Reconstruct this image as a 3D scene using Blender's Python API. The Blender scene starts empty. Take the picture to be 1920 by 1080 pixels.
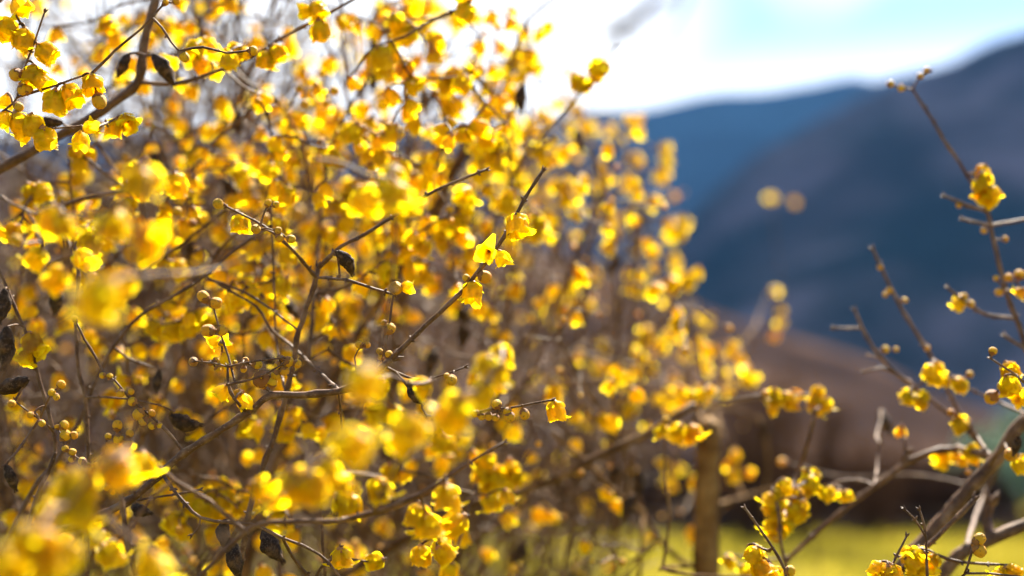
import bpy, math, random
import numpy as np
from mathutils import Vector, Matrix, noise
from mathutils.kdtree import KDTree

R = math.radians
S = bpy.context.scene
C = S.collection

# ------------------------------------------------------------------ camera
CAM = Vector((0.0, 0.0, 1.30))
PITCH = R(7.7)
cam = bpy.data.cameras.new("camera")
cam.lens = 50
cam.sensor_width = 36
cam.clip_start = 0.02
cam.clip_end = 20000
cam.dof.use_dof = True
cam.dof.focus_distance = 1.18
cam.dof.aperture_fstop = 2.1
cam.dof.aperture_blades = 9
camo = bpy.data.objects.new("camera", cam)
C.objects.link(camo)
camo.location = CAM
camo.rotation_euler = (math.pi / 2 + PITCH, 0, 0)
S.camera = camo

# ------------------------------------------------------------------ light
SUN_EL, SUN_AZ = R(52), R(24)          # azimuth from straight ahead, to the right positive
sd = Vector((math.sin(SUN_AZ) * math.cos(SUN_EL), math.cos(SUN_AZ) * math.cos(SUN_EL), math.sin(SUN_EL)))
sl = bpy.data.lights.new("sun", 'SUN')
sl.energy = 5.0
sl.angle = R(0.5)
sl.color = (1.0, 0.91, 0.77)
so = bpy.data.objects.new("sun", sl)
C.objects.link(so)
so.rotation_euler = sd.to_track_quat('Z', 'Y').to_euler()

W = bpy.data.worlds.new("World")
S.world = W
W.use_nodes = True
nt = W.node_tree
bg = nt.nodes['Background']
sky = nt.nodes.new('ShaderNodeTexSky')
sky.sky_type = 'NISHITA'
sky.sun_disc = False
sky.sun_elevation = SUN_EL
sky.sun_rotation = SUN_AZ
sky.air_density = 0.8
sky.dust_density = 0.3
sky.ozone_density = 2.0
tc = nt.nodes.new('ShaderNodeTexCoord')
mp = nt.nodes.new('ShaderNodeMapping')
mp.inputs['Scale'].default_value = (1.0, 1.0, 2.2)
mp.inputs['Location'].default_value = (0.35, 0.1, 0.25)
nz = nt.nodes.new('ShaderNodeTexNoise')
nz.inputs['Scale'].default_value = 3.1
nz.inputs['Detail'].default_value = 4
rp = nt.nodes.new('ShaderNodeValToRGB')
rp.color_ramp.elements[0].position = 0.46
rp.color_ramp.elements[1].position = 0.70
mx = nt.nodes.new('ShaderNodeMixRGB')
mx.inputs[2].default_value = (8.0, 8.05, 7.9, 1)
L = nt.links
L.new(tc.outputs['Generated'], mp.inputs[0]); L.new(mp.outputs[0], nz.inputs['Vector'])
L.new(nz.outputs[0], rp.inputs[0]); 
# the cloud deck lies ahead, under the sun; behind the camera the sky is clear
dt = nt.nodes.new('ShaderNodeVectorMath'); dt.operation = 'DOT_PRODUCT'
dt.inputs[1].default_value = (-0.1, 0.95, 0.28)
mr = nt.nodes.new('ShaderNodeMapRange'); mr.interpolation_type = 'SMOOTHSTEP'
mr.inputs['From Min'].default_value = 0.35; mr.inputs['From Max'].default_value = 0.85
ml = nt.nodes.new('ShaderNodeMath'); ml.operation = 'MULTIPLY'
L.new(tc.outputs['Generated'], dt.inputs[0]); L.new(dt.outputs['Value'], mr.inputs['Value'])
# white deck to the left and low over the ridge, thinning to blue higher up on the right
sx = nt.nodes.new('ShaderNodeSeparateXYZ'); L.new(tc.outputs['Generated'], sx.inputs[0])
def mrange(src, a, b):
    q = nt.nodes.new('ShaderNodeMapRange'); q.interpolation_type = 'SMOOTHSTEP'
    q.inputs['From Min'].default_value = a; q.inputs['From Max'].default_value = b
    q.inputs['To Min'].default_value = 1; q.inputs['To Max'].default_value = 0
    L.new(src, q.inputs['Value']); return q.outputs[0]
def mth(op, a, b):
    q = nt.nodes.new('ShaderNodeMath'); q.operation = op
    L.new(a, q.inputs[0]); L.new(b, q.inputs[1]); return q.outputs[0]
lf = mrange(sx.outputs['X'], 0.06, 0.17)
lo = mrange(sx.outputs['Z'], 0.24, 0.31)
fc = mth('MAXIMUM', mth('MAXIMUM', lf, lo), rp.outputs[0])
L.new(fc, ml.inputs[0]); L.new(mr.outputs[0], ml.inputs[1]); L.new(ml.outputs[0], mx.inputs[0])
L.new(sky.outputs[0], mx.inputs[1]); L.new(mx.outputs[0], bg.inputs['Color'])
bg.inputs['Strength'].default_value = 0.05  # kept low: the sun does the lighting

S.view_settings.view_transform = 'Standard'
S.view_settings.look = 'None'
S.view_settings.gamma = 1
S.view_settings.exposure = 2.35
S.cycles.max_bounces = 6
S.cycles.diffuse_bounces = 3
S.cycles.glossy_bounces = 2
S.cycles.transmission_bounces = 4
S.cycles.volume_bounces = 0
S.cycles.caustics_reflective = False
S.cycles.caustics_refractive = False
S.cycles.sample_clamp_indirect = 6

# ------------------------------------------------------------------ helpers
KX = 36.0 / 50.0 / 1920.0
FW = Vector((0, math.cos(PITCH), math.sin(PITCH)))
UP = Vector((0, -math.sin(PITCH), math.cos(PITCH)))
RT = Vector((1, 0, 0))

def P(x, y, d):
    return CAM + d * (FW + (x - 960) * KX * RT + (540 - y) * KX * UP)

def PX(p):
    v = p - CAM
    d = v.dot(FW)
    if d < 0.05:
        return (-9999, -9999, d)
    return (960 + v.x / d / KX, 540 - v.dot(UP) / d / KX, d)

rnd = random.Random(11)

def tag(o, label=None, cat=None, group=None, kind=None):
    if label: o['label'] = label
    if cat: o['category'] = cat
    if group: o['group'] = group
    if kind: o['kind'] = kind
    return o

class MB:
    """collects vertices, faces, a rim attribute and material indices"""
    def __init__(s):
        s.v = []; s.f = []; s.a = []; s.m = []; s.n = 0
    def add(s, v, f, a=None, mi=0):
        v = np.asarray(v, dtype=np.float32).reshape(-1, 3)
        f = np.asarray(f, dtype=np.int32)
        s.v.append(v); s.f.append(f + s.n)
        s.a.append(np.zeros(len(v), np.float32) if a is None else np.asarray(a, np.float32))
        s.m.append(np.full(len(f), mi, np.int32) if np.isscalar(mi) else np.asarray(mi, np.int32))
        s.n += len(v)
    def arrays(s):
        return (np.concatenate(s.v), np.concatenate(s.f), np.concatenate(s.a), np.concatenate(s.m))
    def mesh(s, name, mats, smooth=True):
        V, F, A, M = s.arrays()
        return mesh_from(name, V, F, A, M, mats, smooth)

def mesh_from(name, V, F, A, M, mats, smooth=True):
    me = bpy.data.meshes.new(name)
    me.vertices.add(len(V)); me.vertices.foreach_set('co', V.ravel())
    k = F.shape[1]
    me.loops.add(len(F) * k); me.loops.foreach_set('vertex_index', F.ravel())
    me.polygons.add(len(F))
    me.polygons.foreach_set('loop_start', np.arange(0, len(F) * k, k, dtype=np.int32))
    me.polygons.foreach_set('material_index', M)
    me.polygons.foreach_set('use_smooth', np.full(len(F), smooth))
    at = me.attributes.new('rim', 'FLOAT', 'POINT')
    at.data.foreach_set('value', A)
    for m in mats: me.materials.append(m)
    me.update(calc_edges=True)
    me.validate()
    return me

def link(name, me, parent=None, mat=None):
    o = bpy.data.objects.new(name, me)
    C.objects.link(o)
    if parent: o.parent = parent
    if mat is not None: o.matrix_local = mat
    return o

# ------------------------------------------------------------------ materials
def newmat(name):
    m = bpy.data.materials.new(name); m.use_nodes = True
    t = m.node_tree
    for n in list(t.nodes): t.nodes.remove(n)
    out = t.nodes.new('ShaderNodeOutputMaterial')
    return m, t, out

def N(t, typ, **kw):
    n = t.nodes.new(typ)
    for k, v in kw.items():
        n.inputs[k.replace('_', ' ')].default_value = v
    return n

def ramp(t, src, stops):
    r = t.nodes.new('ShaderNodeValToRGB')
    e = r.color_ramp.elements
    while len(e) > 1: e.remove(e[-1])
    e[0].position, e[0].color = stops[0][0], (*stops[0][1], 1)
    for p, c in stops[1:]:
        q = e.new(p); q.color = (*c, 1)
    t.links.new(src, r.inputs[0])
    return r.outputs[0]

def mixc(t, fac, a, b, mode='MIX'):
    m = t.nodes.new('ShaderNodeMixRGB'); m.blend_type = mode
    for i, v in ((0, fac), (1, a), (2, b)):
        if isinstance(v, (int, float)): m.inputs[i].default_value = v
        elif isinstance(v, tuple): m.inputs[i].default_value = (*v, 1)
        else: t.links.new(v, m.inputs[i])
    return m.outputs[0]

def bump(t, h, strength, dist):
    b = t.nodes.new('ShaderNodeBump')
    b.inputs['Strength'].default_value = strength
    b.inputs['Distance'].default_value = dist
    t.links.new(h, b.inputs['Height'])
    return b.outputs[0]

def petal_mat(name, col, col2, rimcol, trans, rough=0.32, coat=0.25, scale=260, sss=0.0):
    m, t, out = newmat(name)
    co = t.nodes.new('ShaderNodeTexCoord')
    n = N(t, 'ShaderNodeTexNoise', Scale=scale, Detail=3.0)
    t.links.new(co.outputs['Object'], n.inputs['Vector'])
    info = t.nodes.new('ShaderNodeObjectInfo')
    c = ramp(t, info.outputs['Random'], [(0.0, tuple(x * y for x, y in zip(col2, (.96, .88, .9)))), (0.06, tuple(x * y for x, y in zip(col2, (.98, .88, 1)))), (0.2, col2), (1.0, col)])
    c = mixc(t, ramp(t, n.outputs[0], [(0.35, (0.86, 0.83, 0.75)), (0.6, (1, 1, 1))]), (0, 0, 0), (1, 1, 1)) if False else \
        mixc(t, 1.0, c, ramp(t, n.outputs[0], [(0.30, (0.88, 0.80, 0.6)), (0.45, (1, 1, 1))]), 'MULTIPLY')
    at = t.nodes.new('ShaderNodeAttribute'); at.attribute_name = 'rim'
    n2 = N(t, 'ShaderNodeTexNoise', Scale=scale * 2.2, Detail=2.0)
    t.links.new(co.outputs['Object'], n2.inputs['Vector'])
    ad = t.nodes.new('ShaderNodeMath'); ad.operation = 'ADD'
    t.links.new(at.outputs['Fac'], ad.inputs[0]); t.links.new(n2.outputs[0], ad.inputs[1])
    f = ramp(t, ad.outputs[0], [(0.80, (0, 0, 0)), (1.03, (0.92, 0.92, 0.92))])
    c = mixc(t, f, c, rimcol)
    p = N(t, 'ShaderNodeBsdfPrincipled', Roughness=rough)
    p.inputs['Coat Weight'].default_value = coat
    p.inputs['Coat Roughness'].default_value = 0.25
    if sss:
        p.inputs['Subsurface Weight'].default_value = sss; p.inputs['Subsurface Scale'].default_value = 0.004
        p.inputs['Subsurface Radius'].default_value = (1.0, 0.5, 0.1)
    p.inputs['Specular IOR Level'].default_value = 0.5
    t.links.new(c, p.inputs['Base Color'])
    bn = bump(t, n.outputs[0], 0.7, 0.0010)
    t.links.new(bn, p.inputs['Normal'])
    tr = t.nodes.new('ShaderNodeBsdfTranslucent')
    t.links.new(c, tr.inputs['Color']); t.links.new(bn, tr.inputs['Normal'])
    ms = t.nodes.new('ShaderNodeMixShader'); ms.inputs[0].default_value = trans
    t.links.new(p.outputs[0], ms.inputs[1]); t.links.new(tr.outputs[0], ms.inputs[2])
    t.links.new(ms.outputs[0], out.inputs[0])
    return m

M_PETAL = petal_mat('petal', (0.998, 0.815, 0.010), (0.992, 0.755, 0.006), (0.55, 0.20, 0.02), 0.86, 0.40, 0.05)
M_CENTRE = petal_mat('flower_centre', (0.62, 0.24, 0.02), (0.50, 0.13, 0.02), (0.16, 0.02, 0.01), 0.45)
M_BUD = petal_mat('bud_skin', (0.97, 0.63, 0.010), (0.95, 0.52, 0.010), (0.16, 0.055, 0.015), 0.35, 0.5, 0.04, 330, 0.0)
M_SCALE = petal_mat('bud_scale', (0.46, 0.22, 0.05), (0.36, 0.15, 0.04), (0.08, 0.03, 0.012), 0.22, 0.55, 0.0, 420)

def bark_mat(name, a, b, c, scale=55, rough=0.62, spec=0.5):
    m, t, out = newmat(name)
    co = t.nodes.new('ShaderNodeTexCoord')
    n = N(t, 'ShaderNodeTexNoise', Scale=scale, Detail=6.0, Roughness=0.65)
    n2 = N(t, 'ShaderNodeTexNoise', Scale=scale * 7, Detail=3.0)
    t.links.new(co.outputs['Object'], n.inputs['Vector']); t.links.new(co.outputs['Object'], n2.inputs['Vector'])
    col = ramp(t, n.outputs[0], [(0.30, a), (0.48, b), (0.66, c)])
    v = N(t, 'ShaderNodeTexVoronoi', Scale=scale * 9)
    t.links.new(co.outputs['Object'], v.inputs['Vector'])
    col = mixc(t, ramp(t, v.outputs['Distance'], [(0.12, (0.8, 0.8, 0.8)), (0.24, (0, 0, 0))]), col, (0.34, 0.25, 0.17))
    p = N(t, 'ShaderNodeBsdfPrincipled', Roughness=rough)
    p.inputs['Specular IOR Level'].default_value = spec
    t.links.new(col, p.inputs['Base Color'])
    t.links.new(bump(t, n2.outputs[0], 0.7, 0.0008), p.inputs['Normal'])
    t.links.new(p.outputs[0], out.inputs[0])
    return m

M_TWIG = bark_mat('twig_bark', (0.045, 0.020, 0.010), (0.095, 0.048, 0.025), (0.21, 0.125, 0.07), 55, 0.6, 0.22)
M_BACKTWIG = bark_mat('shaded_twig_bark', (0.028, 0.012, 0.004), (0.080, 0.038, 0.014), (0.22, 0.13, 0.06), 40, 0.6, 0.18)  # bark darkened so its colour carries the thicket's inner shade
M_TRUNK = bark_mat('stem_bark', (0.05, 0.024, 0.008), (0.13, 0.066, 0.020), (0.25, 0.15, 0.055), 30, 0.8, 0.1)
M_POD = bark_mat('dry_pod', (0.012, 0.007, 0.005), (0.035, 0.020, 0.012), (0.13, 0.075, 0.042), 120, 0.75, 0.12)

def simple_noise_mat(name, stops, scale, rough=0.9, bumpd=0.0, coord='Object', detail=5.0, trans=0.0, spec=0.0):
    m, t, out = newmat(name)
    co = t.nodes.new('ShaderNodeTexCoord')
    n = N(t, 'ShaderNodeTexNoise', Scale=scale, Detail=detail, Roughness=0.6)
    t.links.new(co.outputs[coord], n.inputs['Vector'])
    c = ramp(t, n.outputs[0], stops)
    p = N(t, 'ShaderNodeBsdfPrincipled', Roughness=rough)
    p.inputs['Specular IOR Level'].default_value = spec
    t.links.new(c, p.inputs['Base Color'])
    if bumpd: t.links.new(bump(t, n.outputs[0], 1.0, bumpd), p.inputs['Normal'])
    sh = p.outputs[0]
    if trans:
        tr = t.nodes.new('ShaderNodeBsdfTranslucent'); t.links.new(c, tr.inputs['Color'])
        ms = t.nodes.new('ShaderNodeMixShader'); ms.inputs[0].default_value = trans
        t.links.new(sh, ms.inputs[1]); t.links.new(tr.outputs[0], ms.inputs[2]); sh = ms.outputs[0]
    t.links.new(sh, out.inputs[0])
    return m

# ------------------------------------------------------------------ setting
def heightfield(name, x0, x1, y0, y1, nx, ny, fn, mat, kind='structure', label=None):
    xs = np.linspace(x0, x1, nx); ys = np.linspace(y0, y1, ny)
    V = np.array([(x, y, fn(x, y)) for y in ys for x in xs], np.float32)
    i = np.arange((nx - 1) * (ny - 1)); r, c = i // (nx - 1), i % (nx - 1)
    a = r * nx + c
    F = np.stack([a, a + 1, a + nx + 1, a + nx], 1).astype(np.int32)
    me = mesh_from(name, V, F, np.zeros(len(V), np.float32), np.zeros(len(F), np.int32), [mat])
    o = link(name, me); o['kind'] = kind
    if label: o['label'] = label
    return o

M_GROUND = simple_noise_mat('meadow', [(0.36, (0.05, 0.04, 0.008)), (0.5, (0.12, 0.10, 0.012)), (0.62, (0.20, 0.16, 0.025))], 0.28, 0.9, 0.02)
heightfield('ground', -3000, 3000, -1500, 6000, 61, 76,
            lambda x, y: 0.0 if math.hypot(x, y) < 140 else 0.0, M_GROUND)

def fb(x, y, s, o=4):
    return noise.fractal(Vector((x / s, y / s, 3.1)), 1.0, 2.0, o)

def interp(pts, v):
    if v <= pts[0][0]: return pts[0][1]
    for (a, b), (c, d) in zip(pts, pts[1:]):
        if v <= c: return b + (d - b) * (v - a) / (c - a)
    return pts[-1][1]

def hill(name, Y, depth, crest, x0, x1, mat, rough, label, nx=160, ny=60, texh=6.0):
    """a ridge whose crest stands at distance Y; crest = (pixel x, pixel y) pairs give its direction and rise"""
    pts = []
    for px, py in crest:
        p = P(px, py, 1.0) - CAM
        k = Y / p.y
        pts.append((p.x * k, 1.3 + p.z * k))
    def fn(x, y):
        h = interp(pts, x)
        t = (y - (Y - depth)) / depth
        if t <= 1: f = max(0.0, t) ** 0.85
        else: f = max(0.0, 1 - (t - 1) * 1.1)
        return -2 + (h + 2) * f + fb(x, y, rough) * h * 0.06 * (1 - abs(t - 1)) ** 0.5 * (1 if t < 0.97 else 0.25) + fb(x, y, texh * 3, 2) * texh * 0.35
    return heightfield(name, x0, x1, Y - depth, Y + depth * 0.9, nx, ny, fn, mat)

M_FARHILL = simple_noise_mat('haze_blue_forest', [(0.3, (0.002, 0.009, 0.018)), (0.6, (0.004, 0.016, 0.034))], 0.006, 0.95)  # forest colour bluer than its own: some distance haze is painted in
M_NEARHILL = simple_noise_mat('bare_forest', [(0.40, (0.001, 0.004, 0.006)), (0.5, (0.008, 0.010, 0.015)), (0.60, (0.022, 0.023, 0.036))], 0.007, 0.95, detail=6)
M_FOOTHILL = simple_noise_mat('brown_wood', [(0.36, (0.014, 0.009, 0.007)), (0.5, (0.034, 0.021, 0.015)), (0.62, (0.072, 0.044, 0.030))], 0.018, 0.95, detail=5)
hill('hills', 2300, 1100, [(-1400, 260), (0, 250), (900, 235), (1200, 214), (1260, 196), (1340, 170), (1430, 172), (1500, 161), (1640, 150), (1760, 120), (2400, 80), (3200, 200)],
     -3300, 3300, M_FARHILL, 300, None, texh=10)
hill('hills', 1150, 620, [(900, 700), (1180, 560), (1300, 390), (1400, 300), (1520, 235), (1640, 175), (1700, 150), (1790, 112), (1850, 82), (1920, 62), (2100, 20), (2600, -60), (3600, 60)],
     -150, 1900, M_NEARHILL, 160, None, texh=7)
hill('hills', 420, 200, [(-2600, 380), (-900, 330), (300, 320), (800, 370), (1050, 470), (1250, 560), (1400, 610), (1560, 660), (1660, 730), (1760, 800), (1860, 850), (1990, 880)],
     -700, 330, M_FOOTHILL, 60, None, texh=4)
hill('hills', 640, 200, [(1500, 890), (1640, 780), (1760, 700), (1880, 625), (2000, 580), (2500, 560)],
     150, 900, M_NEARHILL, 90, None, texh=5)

# meadow grass: nobody could count it
def grass(name, n, r0, r1, a0, a1, mat, label, h0, h1):
    g = np.random.default_rng(5)
    r = np.sqrt(g.uniform(r0 ** 2, r1 ** 2, n)); a = g.uniform(a0, a1, n)
    x, y = r * np.sin(a), r * np.cos(a)
    h = g.uniform(h0, h1, n); th = g.uniform(0, 2 * np.pi, n)
    w = 0.012 + 0.0012 * r; lx, ly = g.normal(0, .35, n) * h, g.normal(0, .35, n) * h
    V = np.zeros((n, 3, 3), np.float32)
    V[:, 0] = np.stack([x - w * np.cos(th), y - w * np.sin(th), np.full(n, -0.004)], 1)
    V[:, 1] = np.stack([x + w * np.cos(th), y + w * np.sin(th), np.full(n, -0.004)], 1)
    V[:, 2] = np.stack([x + lx, y + ly, h], 1)
    F = np.arange(n * 3, dtype=np.int32).reshape(-1, 3)
    me = mesh_from(name, V.reshape(-1, 3), F, np.zeros(n * 3, np.float32), np.zeros(n, np.int32), [mat], False)
    return tag(link(name, me), label, 'grass', kind='stuff')

M_GRASS = simple_noise_mat('grass_blades', [(0.36, (0.10, 0.085, 0.012)), (0.5, (0.27, 0.23, 0.020)), (0.62, (0.48, 0.38, 0.045))], 0.28, 0.6, 0, trans=0.55)
grass('grass', 60000, 6, 75, R(-32), R(36), M_GRASS, 'sunlit yellow green meadow grass beyond the bushes', 0.08, 0.25)

# dark brush along the far edge of the meadow, a wood rail fence before it, evergreens at the right
def clump(mb, cx, cy, w, d, h, n, size, g, mi=0):
    V = []; 
    for k in range(n):
        a = g.uniform(0, 6.283); u = g.random() ** 0.5; e = g.random()
        x = cx + w * u * math.cos(a) * (1 - 0.35 * e); y = cy + d * u * math.sin(a) * (1 - 0.35 * e)
        z = h * (0.03 + 0.97 * e) * (1 - 0.22 * u * u)
        s = size * (0.5 + g.random())
        n1 = Vector((g.gauss(0, 1), g.gauss(0, 1), g.gauss(0, 1))).normalized()
        n2 = n1.orthogonal().normalized(); n3 = n1.cross(n2)
        for q, (i, j) in enumerate(((-1, -.4), (1, -.4), (1, .4), (-1, .4))):
            V.append(Vector((x, y, z)) + n2 * s * i * (1 + .3 * g.random()) + n3 * s * j)
    mb.add(V, np.arange(len(V)).reshape(-1, 4), mi=mi)

M_BRUSH = simple_noise_mat('dry_brush', [(0.3, (0.022, 0.012, 0.009)), (0.7, (0.075, 0.045, 0.034))], 0.6, 0.9)
M_EVER = simple_noise_mat('evergreen_leaf', [(0.3, (0.07, 0.12, 0.08)), (0.7, (0.20, 0.28, 0.20))], 0.9, 0.5, trans=0.3)
g = random.Random(3)
mb = MB()
for i in range(60):
    px = -200 + i * 34 + g.uniform(-12, 12)
    if px > 1790: break
    p = P(px, 900, 1) - CAM; Y = g.uniform(34, 42)
    clump(mb, p.x * Y / p.y, Y, 2.2, 1.6, g.uniform(1.3, 1.9), 420, 0.22, g)
tag(link('brushwood', mb.mesh('brushwood', [M_BRUSH])), 'dark brown brushwood along the far edge of the meadow', 'brushwood', kind='stuff')

def tube_arrays(pts, rad, sides=6, cap=True):
    """pts: (n,3); rad: (n,)"""
    p = np.asarray([tuple(q) for q in pts], np.float64); r = np.asarray(rad, np.float64)
    n = len(p)
    t = np.gradient(p, axis=0); t /= np.linalg.norm(t, axis=1)[:, None] + 1e-12
    u = np.cross(t[0], (0.3, 0.9, 0.2)); 
    if np.linalg.norm(u) < 0.1: u = np.cross(t[0], (1, 0, 0))
    u /= np.linalg.norm(u)
    U = np.zeros_like(p)
    for i in range(n):
        u = u - t[i] * np.dot(u, t[i]); u /= np.linalg.norm(u) + 1e-12
        U[i] = u
    B = np.cross(t, U)
    a = np.arange(sides) / sides * 2 * np.pi
    V = p[:, None, :] + r[:, None, None] * (np.cos(a)[None, :, None] * U[:, None, :] + np.sin(a)[None, :, None] * B[:, None, :])
    V = V.reshape(-1, 3)
    i = np.arange((n - 1) * sides); rr, cc = i // sides, i % sides
    c2 = (cc + 1) % sides
    F = np.stack([rr * sides + cc, rr * sides + c2, (rr + 1) * sides + c2, (rr + 1) * sides + cc], 1)
    if cap:
        tip = p[-1] + t[-1] * r[-1] * 0.8
        V = np.vstack([V, tip[None], p[0][None]])
        k = (n - 1) * sides; T = len(V) - 2
        cf = [[k + j, k + (j + 1) % sides, T, T] for j in range(sides)]
        # degenerate quads are avoided by pairing triangles
        cf = []
        for j in range(0, sides, 2):
            cf.append([k + j, k + (j + 1) % sides, k + (j + 2) % sides, T])
        F = np.vstack([F, np.array(cf)])
        V = V[:-1]
    return V, F

M_RAIL = simple_noise_mat('fence_wood', [(0.3, (0.05, 0.034, 0.028)), (0.7, (0.11, 0.08, 0.065))], 3, 0.8)
fe = link('rail_fence', None)
fe.location = (12, 33, 0)
tag(fe, 'low dark wooden rail fence crossing the end of the meadow', 'fence')
for i in range(15):
    mb = MB(); V, F = tube_arrays([(-28 + i * 4, 0, -.1), (-28 + i * 4, 0, .35), (-28 + i * 4, 0, .62)], [.07, .065, .06], 8)  # post
    mb.add(V, F); link('post', mb.mesh('post', [M_RAIL]), fe)
for z in (.24, .50):
    mb = MB(); V, F = tube_arrays([(-28 + k * 4, .055, z + .015 * math.sin(k * 2.1)) for k in range(15)], [.045] * 15, 8)
    mb.add(V, F); link('rail', mb.mesh('rail', [M_RAIL]), fe)

M_BARE = simple_noise_mat('bare_bush_bark', [(0.3, (0.03, 0.015, 0.009)), (0.7, (0.12, 0.065, 0.038))], 2.0, 0.8)
def bare_bush(px, Y, w, h, label, seed):
    q = random.Random(seed); p = P(px, 900, 1) - CAM
    e = link('bare_bush', None); e.location = (p.x * Y / p.y, Y, 0)
    tag(e, label, 'bush', 'leafless bushes past the meadow')
    tw = MB()
    for k in range(16):
        a = q.uniform(0, 6.283); c = Vector((.1 * math.cos(a), .1 * math.sin(a), -.1)); pts = [c.copy()]
        d = Vector((math.cos(a) * w * .5 * q.uniform(.2, 1), math.sin(a) * w * .5 * q.uniform(.2, 1), h)).normalized()
        for _ in range(8):
            c = c + d * h * q.uniform(.10, .14); d = (d + Vector((q.gauss(0, .1), q.gauss(0, .1), .02))).normalized(); pts.append(c.copy())
        V, F = tube_arrays(pts, np.linspace(.03, .008, 9), 6); m_ = MB(); m_.add(V, F)
        link('branch', m_.mesh('branch', [M_BARE]), e)
        for pt in pts[2:]:
            for _ in range(9):
                d2 = (d * .7 + Vector((q.gauss(0, .6), q.gauss(0, .6), q.gauss(.1, .4)))).normalized(); l_ = h * q.uniform(.08, .28)
                V, F = tube_arrays([pt, pt + d2 * l_ * .5 + Vector((q.gauss(0, .03), 0, .02)), pt + d2 * l_], [.009, .007, .003], 4); tw.add(V, F)
    link('twigs', tw.mesh('twigs', [M_BARE]), e)['kind'] = 'stuff'
bare_bush(1500, 31, 3.0, 2.9, 'soft brown leafless bush past the meadow, under the row of yellow blossom', 1)
bare_bush(1640, 32, 2.2, 2.2, 'small soft brown leafless bush past the meadow, left of the thick slanting branch', 2)
bare_bush(1405, 29, 2.6, 3.3, 'tall soft brown leafless bush past the meadow, just beside the cut stem', 3)
bare_bush(1745, 34, 2.4, 1.9, 'lowest leafless bush past the meadow, before the green evergreens', 4)

def evergreen(px, Y, w, h, label, n=2600):
    p = P(px, 900, 1) - CAM
    e = link('evergreen_tree', None); e.location = (p.x * Y / p.y, Y, 0)
    tag(e, label, 'tree', 'evergreen trees at the edge of the meadow')
    mb = MB(); V, F = tube_arrays([(0, 0, -.2), (.05, 0, h * .4), (0, .05, h * .85)], [.16, .11, .03], 8); mb.add(V, F)
    link('trunk', mb.mesh('trunk', [M_RAIL]), e)
    mb = MB()
    for k in range(9):
        a = g.uniform(0, 6.28); rr = g.uniform(0, w * .45)
        V0 = mb.n
        clump(mb, rr * math.cos(a), rr * math.sin(a), w * g.uniform(.4, .62), w * .5, h * g.uniform(.6, 1.0), n // 9, 0.13, g)
    link('crown', mb.mesh('crown', [M_EVER]), e)

evergreen(1840, 66, 2.3, 4.4, 'rounded pale green evergreen tree beyond the meadow, shorter of the two')
evergreen(1925, 72, 2.8, 6.6, 'taller blue green evergreen tree beyond the meadow')

# ------------------------------------------------------------------ flower, bud and pod meshes
def patch(nu, nv, fn):
    """grid patch; fn(u in -1..1, t in 0..1) -> (x,y,z), rim"""
    V = []; A = []
    for j in range(nv + 1):
        for i in range(nu + 1):
            u = -1 + 2 * i / nu; t = j / nv if nv < 9 else 1 - (1 - j / nv) ** 1.3
            p, a = fn(u, t); V.append(p); A.append(a)
    F = []
    for j in range(nv):
        for i in range(nu):
            a = j * (nu + 1) + i
            F.append((a, a + 1, a + nu + 2, a + nu + 1))
    return V, F, A

def tepal(phi, L_, Rr, op, wid, rs, curl, scale=1.0, wav=0.0007):
    s1, s2, s3 = rs.uniform(0, 9), rs.uniform(-.12, .12), rs.uniform(-1, 1)
    def fn(u, t):
        t2 = 0.02 + 0.98 * t
        rb = Rr * (0.14 + 0.86 * math.sin(min(3.0 * t2, 1.72 + .25 * t2)))
        zb = L_ * t2
        ro = Rr * (0.14 + 1.35 * t2); zo = L_ * 0.62 * math.sin(1.5 * t2)
        r = rb * (1 - op) + ro * op; z = zb * (1 - op) + zo * op
        c = max(0, t2 - 0.72) / 0.28
        r += curl * Rr * 0.55 * c * c; z -= curl * L_ * 0.16 * c * c * c
        w = wid * (math.sin(math.pi * (0.10 + 0.54 * t2)) ** 0.75)
        if t2 > 0.68: w *= math.sqrt(max(0.0, 1 - ((t2 - 0.68) / 0.325) ** 2)) + 0.06
        w = w * (1 - 0.1 * op)
        ang = phi + s2 * t2 + u * w / max(r, wid * 0.55)
        wv = noise.noise(Vector((u * 1.7 + s1, t * 2.6, s1))) * wav * (0.4 + 1.6 * abs(u)) * (0.4 + t)
        r += wv + (abs(u) ** 2.5) * Rr * 0.10 * t2 * s3 - Rr * 0.06 * (1 - abs(u))
        z += wv * 0.9 - (1 - t2) * 0
        rim = 0.42 * max(0, 1 - t2 * 5) + 0.1 * (noise.noise(Vector((u * 2 + s1, t * 4, 7))) > 0.42)
        return (r * math.cos(ang) * scale, r * math.sin(ang) * scale, z * scale), rim
    return fn

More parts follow.
